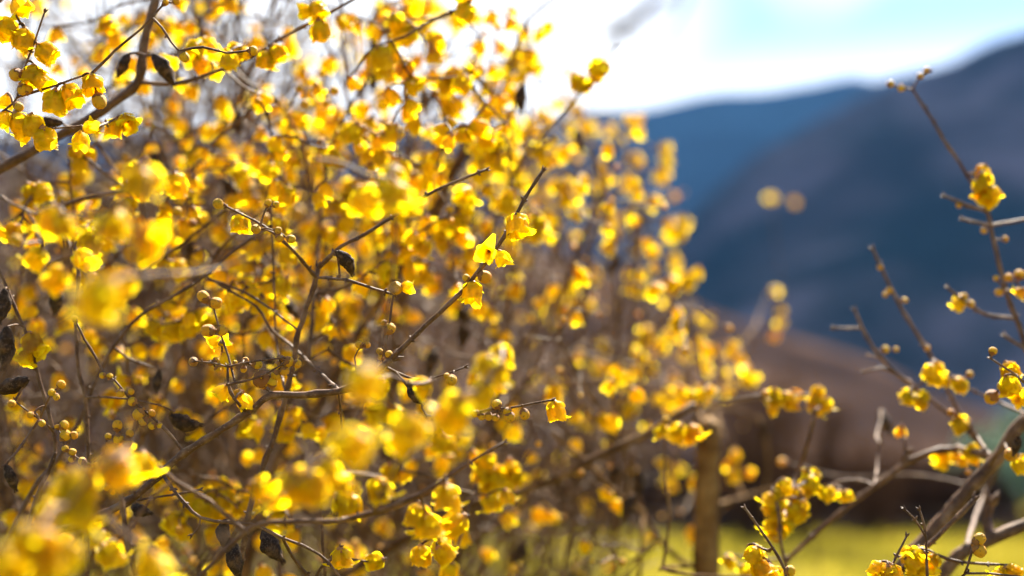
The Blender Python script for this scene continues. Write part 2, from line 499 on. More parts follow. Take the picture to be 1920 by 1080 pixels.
def flower_parts(seed, op, L_=0.0222, Rr=0.0090, lod=0):
    rs = random.Random(seed)
    nu, nv = (6, 9) if lod == 0 else (2, 4)
    pet = MB()
    no, ni = (6, 5) if lod == 0 else (5, 3)
    off = rs.uniform(0, 6)
    for k in range(no):
        f = tepal(off + k * 6.283 / no + rs.uniform(-.15, .15), L_ * rs.uniform(.78, 1.08), Rr * rs.uniform(.90, 1.13), min(1, max(0, op + rs.uniform(-.1, .1))), 0.0080 if no == 6 else .0088, rs, rs.choice((0, .15, .3, 1.1)) * (0.75 + op))
        pet.add(*patch(nu, nv, f))
    if op < .1: ni -= 2
    for k in range(ni):
        f = tepal(off + .5 + k * 6.283 / ni + rs.uniform(-.15, .15), L_ * rs.uniform(.8, .95), Rr * .84, max(0, op * .8 - .02 + rs.uniform(-.06, .06)), 0.0072 if no == 6 else .008, rs, rs.uniform(-.1, .5))
        pet.add(*patch(nu, nv, f))
    # short outer tepals near the base
    for k in range(4 if lod == 0 else 0):
        f = tepal(off + k * 1.57 + .3, L_ * .45, Rr * 1.03, op * .6, 0.0050, rs, .1)
        pet.add(*patch(4, 5, f))
    cen = MB()
    for k in range(7 if lod == 0 else 4):
        f = tepal(k * 6.283 / (7 if lod == 0 else 4) + .2, .0080, .0042, min(.8, op * .8 + .1), 0.0030, rs, .2, wav=.0003)
        cen.add(*patch(3 if lod == 0 else 2, 4 if lod == 0 else 2, f), mi=1)
    for k in range(6 if lod == 0 else 0):           # stamens
        a = k * 1.047; r0 = .0012
        V, F = tube_arrays([(0, 0, .001), (r0 * math.cos(a), r0 * math.sin(a), .004), (r0 * 1.5 * math.cos(a), r0 * 1.5 * math.sin(a), .0065)], [.0004, .0004, .0009], 4)
        cen.add(V, F, mi=0)
    sca = MB()
    for k in range(9 if lod == 0 else 4):
        rr = .0030 + .0009 * (k % 3); hh = .003 + .0014 * (k % 3)
        a0 = k * 2.4
        def fn(u, t, rr=rr, hh=hh, a0=a0):
            r = rr * math.sin(.25 + 1.3 * t); a = a0 + u * 0.75 * math.sin(math.pi * (.2 + .72 * t))
            return (r * math.cos(a), r * math.sin(a), -.0012 + hh * t), 0.45 * (t > .8) + .2 * (abs(u) > .9)
        sca.add(*patch(3, 3, fn) if lod == 0 else patch(2, 2, fn), mi=2)
    return pet, cen, sca

def bud_parts(seed, el=1.08, lod=0, opened=0.0):
    rs = random.Random(seed); r0 = 1.0        # unit radius; scaled per instance
    b = MB(); s = MB()
    if lod == 0:
        ns = 6
        for ring, (t0, t1, wid, rr) in enumerate(((-.55, 1.06 - opened * .1, 1.0, 1.0), (-.8, .72, .95, 1.045))):
            nn = 5 if ring == 0 else 4
            for k in range(nn):
                a0 = k * 6.283 / nn + ring * .6 + rs.uniform(-.15, .15); q = rs.uniform(.9, 1.06); s1 = rs.uniform(0, 9)
                def fn(u, t, a0=a0, t0=t0, t1=t1, wid=wid, rr=rr, q=q, s1=s1, ring=ring):
                    la = -1.5708 + (t0 + 1) * .8 + (t1 * q - t0) * t * 1.48
                    la = min(la, 1.53)
                    ww = wid * (math.sin(math.pi * min(1, .22 + .74 * t)) ** .6)
                    a = a0 + u * ww + .1 * math.sin(la * 3 + s1)
                    r = rr * (1 + .02 * noise.noise(Vector((u * 2, t * 3, s1)))) - .035 * (abs(u) > .99) 
                    x = r * math.cos(la) * math.cos(a); y = r * math.cos(la) * math.sin(a); z = r * math.sin(la) * el + el
                    e = .40 * max(0, (t - .86) / .14) + .26 * max(0, (abs(u) - .7) / .3)
                    if noise.noise(Vector((a * 1.6, la * 2.2, s1))) > .38: e = max(e, .5)
                    return (x, y, z), e
                b.add(*patch(6, 7, fn))
        V, F, A = patch(10, 6, lambda u, t: ((.93 * math.cos(-1.5 + 3.05 * t) * math.cos(u * math.pi), .93 * math.cos(-1.5 + 3.05 * t) * math.sin(u * math.pi), el + .93 * el * math.sin(-1.5 + 3.05 * t)), .1))
        b.add(V, F, A)
    else:
        V, F, A = patch(7, 5, lambda u, t: ((math.cos(-1.5 + 3.05 * t) * math.cos(u * math.pi), math.cos(-1.5 + 3.05 * t) * math.sin(u * math.pi), el + el * math.sin(-1.5 + 3.05 * t)), .45 * (noise.noise(Vector((u * 3, t * 3, seed))) > .25)))
        b.add(V, F, A)
    for k in range(7 if lod == 0 else 3):
        a0 = k * 2.4; h = .35 + .12 * (k % 3)
        def fn(u, t, a0=a0, h=h):
            la = -1.45 + t * (.6 + h); rr = 1.07 + .03 * t
            a = a0 + u * 1.0 * math.sin(math.pi * (.25 + .66 * t))
            return (rr * math.cos(la) * math.cos(a), rr * math.cos(la) * math.sin(a), el + rr * el * math.sin(la)), .5 * (t > .85)
        s.add(*patch(3, 3, fn), mi=1)
    # short stalk
    V, F = tube_arrays([(0, 0, -.35), (0, 0, .05), (0, 0, .25)], [.28, .34, .3], 6, False); s.add(V, F, mi=1)
    return b, s

def pod_mesh(seed):
    rs = random.Random(seed); mb = MB(); n, m = 22, 16
    V = []
    for j in range(n + 1):
        t = j / n
        r = .0068 * (math.sin(math.pi * min(1, t * .93 + .04)) ** .8) * (1 - .25 * max(0, t - .55)) + .0011
        z = .031 * t
        for i in range(m):
            a = i / m * 6.283
            k = 1 + .30 * noise.noise(Vector((math.cos(a) * 1.6 + seed, math.sin(a) * 1.6, t * 5))) + .14 * noise.noise(Vector((math.cos(a) * 5 + seed, math.sin(a) * 5, t * 16)))
            rag = .0016 * noise.noise(Vector((a * 2, seed, 1))) * (t > .93)
            V.append((r * k * math.cos(a) + .003 * math.sin(t * 3), r * k * .8 * math.sin(a), z + rag))
    F = [(j * m + i, j * m + (i + 1) % m, (j + 1) * m + (i + 1) % m, (j + 1) * m + i) for j in range(n) for i in range(m)]
    mb.add(V, F)
    for k in range(7):           # frayed mouth
        a = k * .9
        V, F = tube_arrays([(.0012 * math.cos(a), .0012 * math.sin(a), .030), (.002 * math.cos(a), .002 * math.sin(a), .0325), (.0018 * math.cos(a), .0024 * math.sin(a), .0345)], [.0007, .0005, .0002], 4)
        mb.add(V, F)
    return mb

FL_OPEN = [0.0, 0.0, 0.04, 0.14, 0.34, 0.62, 0.85]
fl_hi = []; fl_lo = []
MATS = [M_PETAL, M_CENTRE, M_SCALE]
for i, op in enumerate(FL_OPEN):
    a, b, c = flower_parts(40 + i, op)
    fl_hi.append((a.mesh('flower_petals', MATS), b.mesh('flower_centre', MATS), c.mesh('flower_scales', MATS)))
    a, b, c = flower_parts(60 + i, op, lod=1)
    for q in (b, c):
        A = q.arrays(); a.add(*A[:3], mi=A[3])
    fl_lo.append((a.mesh('flower_small', MATS), a.arrays()))
bd_hi = []; bd_lo = []
for i in range(4):
    b, s = bud_parts(80 + i, (1.0, 1.12, 1.05, 1.25)[i])
    bd_hi.append((b.mesh('bud_mesh', [M_BUD, M_SCALE]), s.mesh('bud_scales_mesh', [M_BUD, M_SCALE])))
    b, s = bud_parts(90 + i, (1.0, 1.12, 1.05, 1.25)[i], lod=1)
    A = s.arrays(); b.add(*A[:3], mi=A[3])
    bd_lo.append((b.mesh('bud_small', [M_BUD, M_SCALE]), b.arrays()))
pods = []
for i in range(3):
    q = pod_mesh(i * 3.7 + 1); pods.append((q.mesh('pod_mesh', [M_POD]), q.arrays()))

# ------------------------------------------------------------------ shrubs
def catmull(pts, step):
    pts = [Vector(p) for p in pts]
    if len(pts) == 2: pts = [pts[0], (pts[0] + pts[1]) / 2, pts[1]]
    P0 = [2 * pts[0] - pts[1]] + pts + [2 * pts[-1] - pts[-2]]
    out = []
    for i in range(1, len(P0) - 2):
        a, b, c, d = P0[i - 1:i + 3]
        n = max(2, int((c - b).length / step))
        for k in range(n):
            t = k / n
            out.append(0.5 * ((2 * b) + (c - a) * t + (2 * a - 5 * b + 4 * c - d) * t * t + (3 * b - a - 3 * c + d) * t ** 3))
    out.append(pts[-1])
    return out

class Shrub:
    def __init__(s, root, seed, bark, backbark=None):
        s.root = Vector(root); s.tubes = []; s.items = []; s.rs = random.Random(seed)
        s.bark = bark; s.sk = []; s.kd = None
    def tube(s, pts, r0, r1, kind='twig', step=0.008, knob=True, rough=1.0, sides=None):
        rs = s.rs
        q = catmull(pts, step)
        n = len(q); sd_ = rs.uniform(0, 99)
        L_ = sum((q[i + 1] - q[i]).length for i in range(n - 1))
        knots = []; z = rs.uniform(.01, .03)
        while z < L_: knots.append(z); z += rs.uniform(.018, .042)
        acc = 0; P_ = []; R_ = []
        for i, p in enumerate(q):
            if i: acc += (q[i] - q[i - 1]).length
            t = acc / max(L_, 1e-6)
            r = r0 + (r1 - r0) * t
            if knob:
                for kz in knots:
                    dz = (acc - kz) / (0.0022 + r * .6)
                    if abs(dz) < 3: r *= 1 + (.32 * math.exp(-dz * dz)) * min(1, .0025 / r + .25)
            am = min(.0012, r * .5) * rough if 0 < i < n - 1 else 0
            P_.append(p + Vector((noise.noise(Vector((acc * 55, sd_, 0))), noise.noise(Vector((acc * 55, sd_, 5))), noise.noise(Vector((acc * 55, sd_, 9))))) * am)
            R_.append(r * (1 + .10 * noise.noise(Vector((acc * 140, sd_, 3)))))
        ex = []
        if knob and PX(P_[-1])[2] < 1.6 and kind != 'stalk':
            tv = (P_[-1] - P_[-2]).normalized(); o1 = tv.orthogonal().normalized(); rr = max(r1, .0011)
            for k in range(3):
                dv = (tv * 1.0 + (Matrix.Rotation(k * 2.09, 3, tv) @ o1) * .55).normalized()
                b0 = P_[-1] - tv * rr * .6
                ex.append(([b0, b0 + dv * rr * 2.0, b0 + dv * rr * 4.2], [rr * .75, rr * .8, rr * .12]))
            acc = 0; ki = 0
            for i in range(1, n - 1):
                acc += (q[i] - q[i - 1]).length
                if ki < len(knots) and acc >= knots[ki]:
                    ki += 1
                    if R_[i] > .0045 or rs.random() < .25: continue
                    tv = (P_[i + 1] - P_[i - 1]).normalized()
                    o1 = Matrix.Rotation(rs.uniform(0, 6.28), 3, tv) @ tv.orthogonal().normalized()
                    for sg in ((1, -1) if rs.random() < .6 else (1,)):
                        dv = (o1 * sg + tv * .5).normalized(); q0 = P_[i]; l_ = R_[i] + rs.uniform(.0008, .0020)
                        ex.append(([q0, q0 + dv * l_ * .8, q0 + dv * l_ * 1.35], [R_[i] * .75, min(R_[i], .0013), .0003]))
        s.tubes.append((P_, R_, kind, sides or (10 if r0 > .0035 else 7), ex))
        stepk = max(1, int(0.012 / step))
        for i in range(0, n, stepk): s.sk.append((q[i], R_[i]))
        s.kd = None
        return q
    def nearest(s, p):
        if s.kd is None:
            s.kd = KDTree(len(s.sk))
            for i, (q, r) in enumerate(s.sk): s.kd.insert(q, i)
            s.kd.balance()
        co, i, d = s.kd.find(p)
        return s.sk[i][0], s.sk[i][1], d
    def screen_nearest(s, x, y, d):
        best = None
        for q, r in s.sk:
            a, b, c = PX(q)
            e = math.hypot(a - x, b - y) + abs(c - d) * 300
            if best is None or e < best[0]: best = (e, q, r)
        return best[1], best[2]
    def branch(s, pts, d, w0, w1, start='r', kind='branch', step=.008):
        """pts: pixels on the photograph's grid with a distance each; widths in pixels"""
        V = [P(p[0], p[1], p[2] if len(p) > 2 else d) for p in pts]
        k = KX * d * .5
        if start == 'r':                       # runs on, out of frame, down to the root crown
            a = V[0]; t = (V[0] - V[1]).normalized()
            base = s.root + Vector((s.rs.uniform(-.09, .09), s.rs.uniform(-.09, .09), 0))
            D = (base - a).length
            m1 = a + t * min(.22, D * .3); m2 = base + Vector((0, 0, D * .45))
            m3 = (m1 + m2) / 2
            V = [base, base + Vector((0, 0, D * .18)), m2 * .75 + m3 * .25, m1] + V
            s.tube(V, max(w0 * k * 1.35, .005), w1 * k, kind, step)
        elif start == 'j':
            q, r = s.screen_nearest(pts[0][0], pts[0][1], pts[0][2] if len(pts[0]) > 2 else d)
            V = [q] + V[1:]
            s.tube(V, w0 * k, w1 * k, kind, step)
        else:
            s.tube(V, w0 * k, w1 * k, kind, step)
    def hang(s, c, ax, ln, thin=.0010):
        """makes the stalk from the nearest wood to the base of a flower centred at c; returns the base"""
        base = c - ax * ln * .5
        q, r, d = s.nearest(base)
        if d > r + .0025:
            v = base - q
            if d < .03:
                s.tube([q, q + v * .5 + Vector((0, 0, .0015)), base], thin * 1.25, thin, 'stalk', .006, False)
            else:
                side = v.cross(Vector((s.rs.gauss(0, 1), s.rs.gauss(0, 1), s.rs.gauss(0, 1)))).normalized()
                s.tube([q, q + v * .35 + side * d * .06, q + v * .7 + Vector((0, 0, -d * .03)), base], thin * min(1.2 + d * 6, 2.3), thin, 'twig', .012, True)
        return base
    def axis(s, ang, toward, spread=22):
        a = R(ang + s.rs.gauss(0, spread)); w = toward + s.rs.gauss(0, .25)
        return (RT * math.cos(a) + UP * math.sin(a) - FW * w).normalized()
    def put(s, kind, base, ax, size, var):
        rot = ax.to_track_quat('Z', 'Y').to_matrix().to_4x4() @ Matrix.Rotation(s.rs.uniform(0, 6.28), 4, 'Z')
        s.items.append((kind, Matrix.Translation(base) @ rot @ Matrix.Scale(size, 4), var, base, size))
    def flower(s, x, y, d, ang=-90, toward=0.0, size=1.0, op=None, spread=18):
        ax = s.axis(ang, toward, spread); c = P(x, y, d)
        b = s.hang(c, ax, .018 * size)
        var = s.rs.choice((1, 2, 2, 3, 3, 4, 4, 5)) if op is None else op
        s.put('flower', b, ax, size, var)
    def bud(s, x, y, d, px, ang=None, var=None):
        c = P(x, y, d); r = px * KX * d * .5
        q, rr, dd = s.nearest(c)
        ax = (c - q).normalized() if dd > 1e-4 else Vector((0, 0, -1))
        b = c - ax * r
        if dd > rr + r * 1.5: s.hang(c, ax, 2 * r * 1.3, .0008)
        s.put('bud', b, ax, r, s.rs.randrange(4) if var is None else var)
    def cluster(s, x, y, d, n, rad=18, ang=-90, toward=0.0, size=1.0, buds=0.15):
        for k in range(n):
            a = s.rs.uniform(0, 6.283); u = math.sqrt((k + .5) / n) * rad if n > 1 else 0
            xx, yy = x + u * math.cos(a), y + u * math.sin(a); dd = d + s.rs.gauss(0, .012)
            if s.rs.random() < buds: s.bud(xx, yy, dd, s.rs.uniform(13, 22) * 1.18 / d)
            else: s.flower(xx, yy, dd, ang, toward, size * s.rs.uniform(.8, 1.1), None, 32)
    def pod(s, x, y, d, ang, size=1.0):
        ax = s.axis(ang, 0, 5); c = P(x, y, d)
        b = s.hang(c, ax, .031 * size, .0009)
        s.put('pod', b, ax, size, s.rs.randrange(3))
    def build(s, label):
        e = link('wintersweet_shrub', None); e.location = s.root
        tag(e, label, 'shrub', 'wintersweet shrubs in bloom')
        inv = Matrix.Translation(-s.root)
        def score(p, sz):
            a, b, d = PX(p)
            if d < .1: return -1e3
            out = max(0, -a, a - 1920, -b, b - 1080)
            return sz / d - out * 1e-3
        def mesh_of(list_, name):
            mb = MB()
            for P_, R_, k, sd_, ex in list_:
                V, F = tube_arrays([p - s.root for p in P_], R_, sd_); mb.add(V, F)
                for p2, r2 in ex:
                    V, F = tube_arrays([p - s.root for p in p2], r2, 6); mb.add(V, F)
            return mb.mesh(name, [s.bark])
        # wood: stems, then side shoots
        for kind, name, many in (('branch', 'branch', 'branches'), ('twig', 'twig', 'twigs'), ('stalk', 'stalk', 'stalks')):
            T = [t for t in s.tubes if t[2] == kind]
            def tsc(t):
                best = -1e3; 
                for i in range(0, len(t[0]), 3): best = max(best, score(t[0][i], 1e-3))
                return best + t[1][0] * 3 / max(.3, PX(t[0][-1])[2]) + len(t[0]) * 2e-5
            T.sort(key=tsc, reverse=True)
            for t in T[:100]: link(name, mesh_of([t], name), e)
            if len(T) > 100: link(many, mesh_of(T[100:], many), e)['kind'] = 'stuff'
        for kind, name, many in (('flower', 'flower', 'flowers'), ('bud', 'flower_bud', 'flower_buds'), ('pod', 'seed_pod', 'seed_pods')):
            T = [t for t in s.items if t[0] == kind]
            T.sort(key=lambda t: score(t[3], t[4] * (.02 if kind != 'bud' else 1)), reverse=True)
            for _, m, var, p, sz in T[:100]:
                near = PX(p)[2] < 1.62
                mm = inv @ m
                if kind == 'flower':
                    if near:
                        o = link(name, fl_hi[var][0], e, mm)
                        link('flower_centre', fl_hi[var][1], o); link('bud_scale', fl_hi[var][2], o)
                    else: link(name, fl_lo[var][0], e, mm)
                elif kind == 'bud':
                    if near:
                        o = link(name, bd_hi[var][0], e, mm); link('bud_scale', bd_hi[var][1], o)
                    else: link(name, bd_lo[var][0], e, mm)
                else: link(name, pods[var][0], e, mm)
            if len(T) > 100:
                mb = MB()
                src = {'flower': fl_lo, 'bud': bd_lo, 'pod': pods}[kind]
                for _, m, var, p, sz in T[100:]:
                    V, F, A, M = src[var][1]
                    m4 = np.array(inv @ m)
                    mb.add(V @ m4[:3, :3].T + m4[:3, 3], F, A, M)
                mats = {'flower': MATS, 'bud': [M_BUD, M_SCALE], 'pod': [M_POD]}[kind]
                link(many, mb.mesh(many, mats), e)['kind'] = 'stuff'
        return e

# ---- the near shrub, in focus
A = Shrub((-.42, 1.42, 0), 1, M_TWIG)
D0 = 1.18
A.branch([(-60, 1075), (20, 1042), (100, 1000), (170, 975), (235, 943), (290, 900), (345, 850), (400, 815), (465, 775), (510, 742), (575, 741), (635, 733), (690, 712), (735, 672)], D0, 20, 12)
A.branch([(735, 672), (770, 637), (820, 590), (870, 543), (905, 500), (948, 440), (982, 375), (1018, 320)], D0, 10, 6.0, 'j')
A.branch([(345, 847), (312, 806), (268, 768), (238, 742), (215, 712), (196, 704)], D0, 6, 3.5, 'j')
A.branch([(300, 893), (335, 930), (376, 970), (430, 980), (475, 984), (530, 1008), (600, 1040), (640, 1085)], D0 - .02, 7, 4.5, 'j')
A.branch([(376, 972), (372, 990), (360, 1003)], D0 - .02, 4, 3, 'j', 'twig')
A.branch([(462, 772), (440, 748), (428, 722), (427, 688)], D0 - .01, 7, 5, 'j')
A.branch([(428, 692), (395, 680), (366, 677)], D0 - .01, 4, 2.5, 'j', 'twig')
A.branch([(428, 690), (455, 681), (490, 676), (527, 672)], D0 - .01, 4.5, 3, 'j', 'twig')
A.branch([(428, 722), (455, 715), (490, 705), (528, 684)], D0 - .015, 5, 3, 'j', 'twig')
A.branch([(440, 712), (428, 668), (412, 620), (400, 575)], D0, 4.5, 3, 'j', 'twig')
A.branch([(430, 1180), (470, 950), (520, 800), (548, 690), (560, 620), (583, 555), (597, 503)], 1.26, 15, 9)
A.branch([(597, 505), (640, 463), (700, 430), (780, 378), (832, 350), (912, 318)], 1.25, 8, 5, 'j')
A.branch([(590, 520), (545, 465), (497, 425), (440, 395), (415, 383)], 1.21, 7.5, 3.5, 'j')
A.branch([(597, 522), (650, 525), (700, 541), (738, 552)], 1.19, 6, 5, 'j')
A.branch([(738, 553), (731, 600), (722, 655), (716, 672)], D0, 4.5, 3.5, 'j', 'twig')
A.branch([(655, 700), (665, 670), (678, 650)], D0, 3, 2.4, 'j', 'twig')
A.branch([(-40, 1140), (50, 940), (112, 855), (152, 778), (192, 685), (222, 635), (265, 590), (330, 553), (390, 513), (440, 470), (505, 425)], 1.32, 13, 5)
A.branch([(20, 1180), (60, 960), (103, 852), (95, 790), (75, 715), (58, 650), (35, 590), (0, 510), (-30, 440)], 1.24, 10, 5)
A.branch([(103, 800), (88, 797), (58, 775), (28, 752)], 1.2, 5, 3, 'j', 'twig')
A.branch([(-260, 420), (-80, 350), (0, 318), (80, 272), (150, 233), (205, 198), (258, 155), (268, 90), (292, 0), (310, -60)], 1.34, 24, 15)
A.branch([(256, 158), (330, 157), (400, 136), (470, 107), (540, 65), (640, 12), (700, -20)], 1.33, 8, 5, 'j')
A.branch([(-60, 260), (10, 205), (32, 182), (45, 132), (64, 80), (84, 22)], D0, 7, 3.2)
A.branch([(34, 185), (90, 165), (155, 142)], D0, 5.5, 3.5, 'j', 'twig')
A.branch([(40, 235), (80, 239), (152, 236)], D0, 4, 3, 'j', 'twig')
A.branch([(-30, 40), (25, 15), (62, -5)], D0, 5, 4, 'j')
A.branch([(160, 1190), (165, 900), (160, 745), (148, 700), (142, 600), (148, 520), (140, 460)], 1.27, 10, 6)
A.branch([(160, 745), (200, 745), (238, 748)], 1.25, 4, 4, 'j', 'twig')
A.branch([(250, 745), (300, 760), (322, 770)], 1.24, 4, 3, 'j', 'twig')
A.branch([(740, 700), (780, 712), (830, 703), (872, 688)], 1.19, 4.5, 3.5, 'j', 'twig')
A.branch([(742, 712), (765, 725), (790, 748), (800, 780), (880, 775), (918, 768), (955, 765), (1000, 756), (1035, 750)], D0, 5, 4, 'j')
A.branch([(500, 600), (480, 560), (440, 540), (395, 525)], 1.3, 4, 5, 'j', 'twig')
A.branch([(640, 720), (560, 660), (510, 620), (480, 575), (430, 545), (385, 518)], 1.3, 8, 4, 'j')
A.branch([(185, 885), (195, 850), (200, 824)], D0, 3, 2.2, 'j', 'twig')
A.branch([(200, 900), (172, 872), (124, 845)], D0, 4, 2.6, 'j', 'twig')
A.branch([(200, 824), (220, 812), (242, 814)], D0, 3, 2, 'j', 'twig')
A.branch([(280, 1190), (245, 1040), (230, 960), (226, 925)], 1.07, 14, 10)
A.branch([(330, 1130), (420, 1035), (480, 985), (560, 978), (640, 975), (760, 940), (830, 900)], 1.03, 16, 8)
A.branch([(210, 940), (260, 938), (340, 925), (375, 918)], 1.22, 4, 4, 'j', 'twig')
A.branch([(640, 760), (640, 850), (605, 930), (604, 1000), (610, 1090)], 1.24, 4, 5, 'j')
A.branch([(520, 1010), (560, 1060), (620, 1120)], 1.2, 6, 6, 'j')
A.branch([(555, 740), (520, 660), (515, 560), (508, 385)], 1.32, 5, 3.5, 'j')
A.branch([(640, 980), (730, 955), (800, 925), (860, 880), (945, 830)], 1.07, 10, 5, 'j')
# stems that lean towards the camera and carry the blurred flowers
A.branch([(240, 1400), (330, 1110), (480, 960), (600, 860), (680, 760), (700, 690)], .74, 11, 6)
A.branch([(690, 900), (760, 850), (850, 780), (930, 690)], .84, 9, 6, 'j')
A.branch([(-60, 1300), (40, 1080), (140, 930), (220, 850), (260, 800)], .76, 12, 6)
A.branch([(-200, 1100), (-60, 800), (60, 640), (180, 570), (260, 440), (280, 340)], .76, 10, 6)
A.branch([(140, 600), (170, 500), (190, 410)], .8, 7, 5, 'j')
A.branch([(300, 560), (420, 500), (520, 440), (565, 395), (590, 300)], .88, 6, 4, 'j')
A.branch([(-40, 360), (20, 380), (70, 402)], 1.02, 5, 5, 'j', 'twig')
A.branch([(560, 870), (660, 800), (720, 620), (740, 480), (740, 350), (750, 250)], .95, 8, 4, 'j')

for x, y, d, a, tw, sz, op in [
    (970, 420, D0, -80, .1, 1.06, 2), (913, 474, D0 - .016, -150, 2.4, .78, 6), (941, 483, D0, -65, .2, .78, 2), (886, 546, D0, -92, .1, .95, 1),
    (1042, 768, D0, -78, .1, .86, 2), (761, 538, D0, -10, .2, .6, 1), (458, 750, D0, -75, .1, .75, 0), (416, 735, D0, -120, .3, .8, 4),
    (404, 640, D0 + .03, -150, .3, .72, 4), (424, 672, D0 + .04, -60, .1, .7, 1), (452, 418, 1.22, -80, .3, .9, 3), (421, 640, D0 + .02, 30, .1, .6, 4),
    (44, 72, D0, -95, .1, 1.0, 3), (12, 52, D0, -110, .2, 1.05, 3), (38, 10, D0, -60, .1, 1, 4), (86, 98, D0, -55, .1, 1, 3), (62, 140, D0, -85, .1, .95, 3),
    (74, 148, D0, -45, .1, .9, 2), (50, 82, D0 + .02, 200, .1, .9, 4), (104, 190, D0, -95, .1, 1.15, 3), (132, 176, D0, -60, .1, 1.0, 2), (173, 157, D0, -70, .2, .95, 3),
    (84, 258, D0, -88, .1, 1.05, 3), (62, 233, D0, -80, .1, 1, 2), (35, 228, D0, -75, .2, .95, 1), (8, 222, D0, -100, .1, .8, 1), (152, 258, D0, -100, .3, .8, 3), (166, 240, D0 - .01, 20, .5, .65, 1),
    (46, 252, D0 + .01, -120, .1, .7, 1), (214, 238, 1.25, -95, .1, .85, 2), (238, 228, 1.25, -60, .1, .85, 4), (12, 190, 1.2, -100, .1, .8, 2),
    (594, 18, 1.32, -60, .1, .9, 3), (600, 56, 1.32, -85, .1, 1.05, 3), (574, 20, 1.32, 190, .1, .8, 4), (440, 98, 1.32, -140, .2, 1.05, 4), (430, 112, 1.3, -90, .2, .9, 3), (500, 112, 1.32, -100, .1, .95, 3),
    (520, 98, 1.32, -60, .1, .9, 3), (462, 100, 1.32, 160, .1, .7, 1), (400, 130, 1.34, -80, 0, .8, 2), (60, 640, 1.24, -80, .1, .95, 3), (50, 668, 1.24, -110, .2, .9, 4), (72, 655, 1.24, -30, .1, .8, 2)]:
    A.flower(x, y, d, a, tw, sz, op, 5)  # sharp ones
for x, y, px in [(874, 521, 14), (908, 519, 24), (742, 540, 25), (720, 605, 11), (730, 617, 21), (713, 660, 12), (729, 664, 14), (714, 671, 11), (674, 647, 14), (688, 647, 12),
                 (490, 711, 33), (447, 738, 18), (363, 678, 17), (395, 680, 12), (405, 675, 12), (408, 692, 12), (440, 680, 8), (460, 676, 13), (457, 691, 12), (481, 684, 16),
                 (528, 672, 13), (541, 678, 20), (557, 682, 16), (521, 684, 14), (533, 696, 18), (517, 703, 18), (510, 717, 20), (495, 726, 10), (383, 558, 21), (402, 568, 21), (391, 620, 24), (417, 620, 20),
                 (409, 382, 19), (480, 430, 18), (502, 382, 13), (516, 384, 12), (520, 432, 13), (524, 446, 16), (545, 448, 16), (193, 704, 12), (206, 705, 12), (226, 737, 16), (245, 735, 12), (248, 753, 17),
                 (261, 776, 22), (268, 790, 17), (286, 798, 14), (285, 775, 14), (299, 797, 11), (220, 800, 18), (203, 818, 13), (222, 822, 19), (239, 829, 18), (243, 813, 15), (122, 841, 13), (134, 847, 13),
                 (135, 860, 13), (155, 865, 15), (158, 878, 13), (174, 891, 9), (180, 871, 9), (97, 736, 14), (115, 721, 17), (105, 743, 12), (107, 800, 10), (120, 797, 17), (122, 817, 20), (139, 816, 15),
                 (22, 757, 15), (57, 778, 13), (78, 793, 13), (893, 775, 14), (903, 781, 14), (916, 780, 15), (931, 758, 19), (929, 783, 14), (952, 771, 15), (955, 782, 21), (983, 775, 18), (847, 712, 20), (838, 705, 12),
                 (30, 140, 24), (33, 199, 17), (44, 168, 22), (185, 187, 26), (53, 168, 18), (140, 598, 12), (200, 914, 12), (211, 923, 10), (310, 5, 12), (329, 3, 12), (344, 105, 18), (475, 95, 18)]:
    A.bud(x, y, D0 if x > 160 or y > 300 or x < 60 else 1.2, px)
for x, y, d, a, sz in [(422, 1000, 1.17, -92, .75), (440, 1045, 1.17, -75, 1.05), (512, 1022, 1.18, -60, 1.0), (266, 955, 1.2, -25, .7), (20, 895, 1.18, -75, .72), (20, 722, 1.2, 200, 1.0), (10, 650, 1.21, -95, 1.1),
                       (4, 572, 1.22, -100, .9), (346, 788, 1.26, -12, .9), (646, 492, 1.2, -62, .78), (232, 122, 1.32, -115, .75), (306, 130, 1.3, -62, 1.05), (96, 230, 1.3, 180, .8), (100, 560, 1.05, -80, .7), (780, 735, 1.17, -60, .7), (296, 715, 1.35, -90, .7)]:
    A.pod(x, y, d, a, sz)
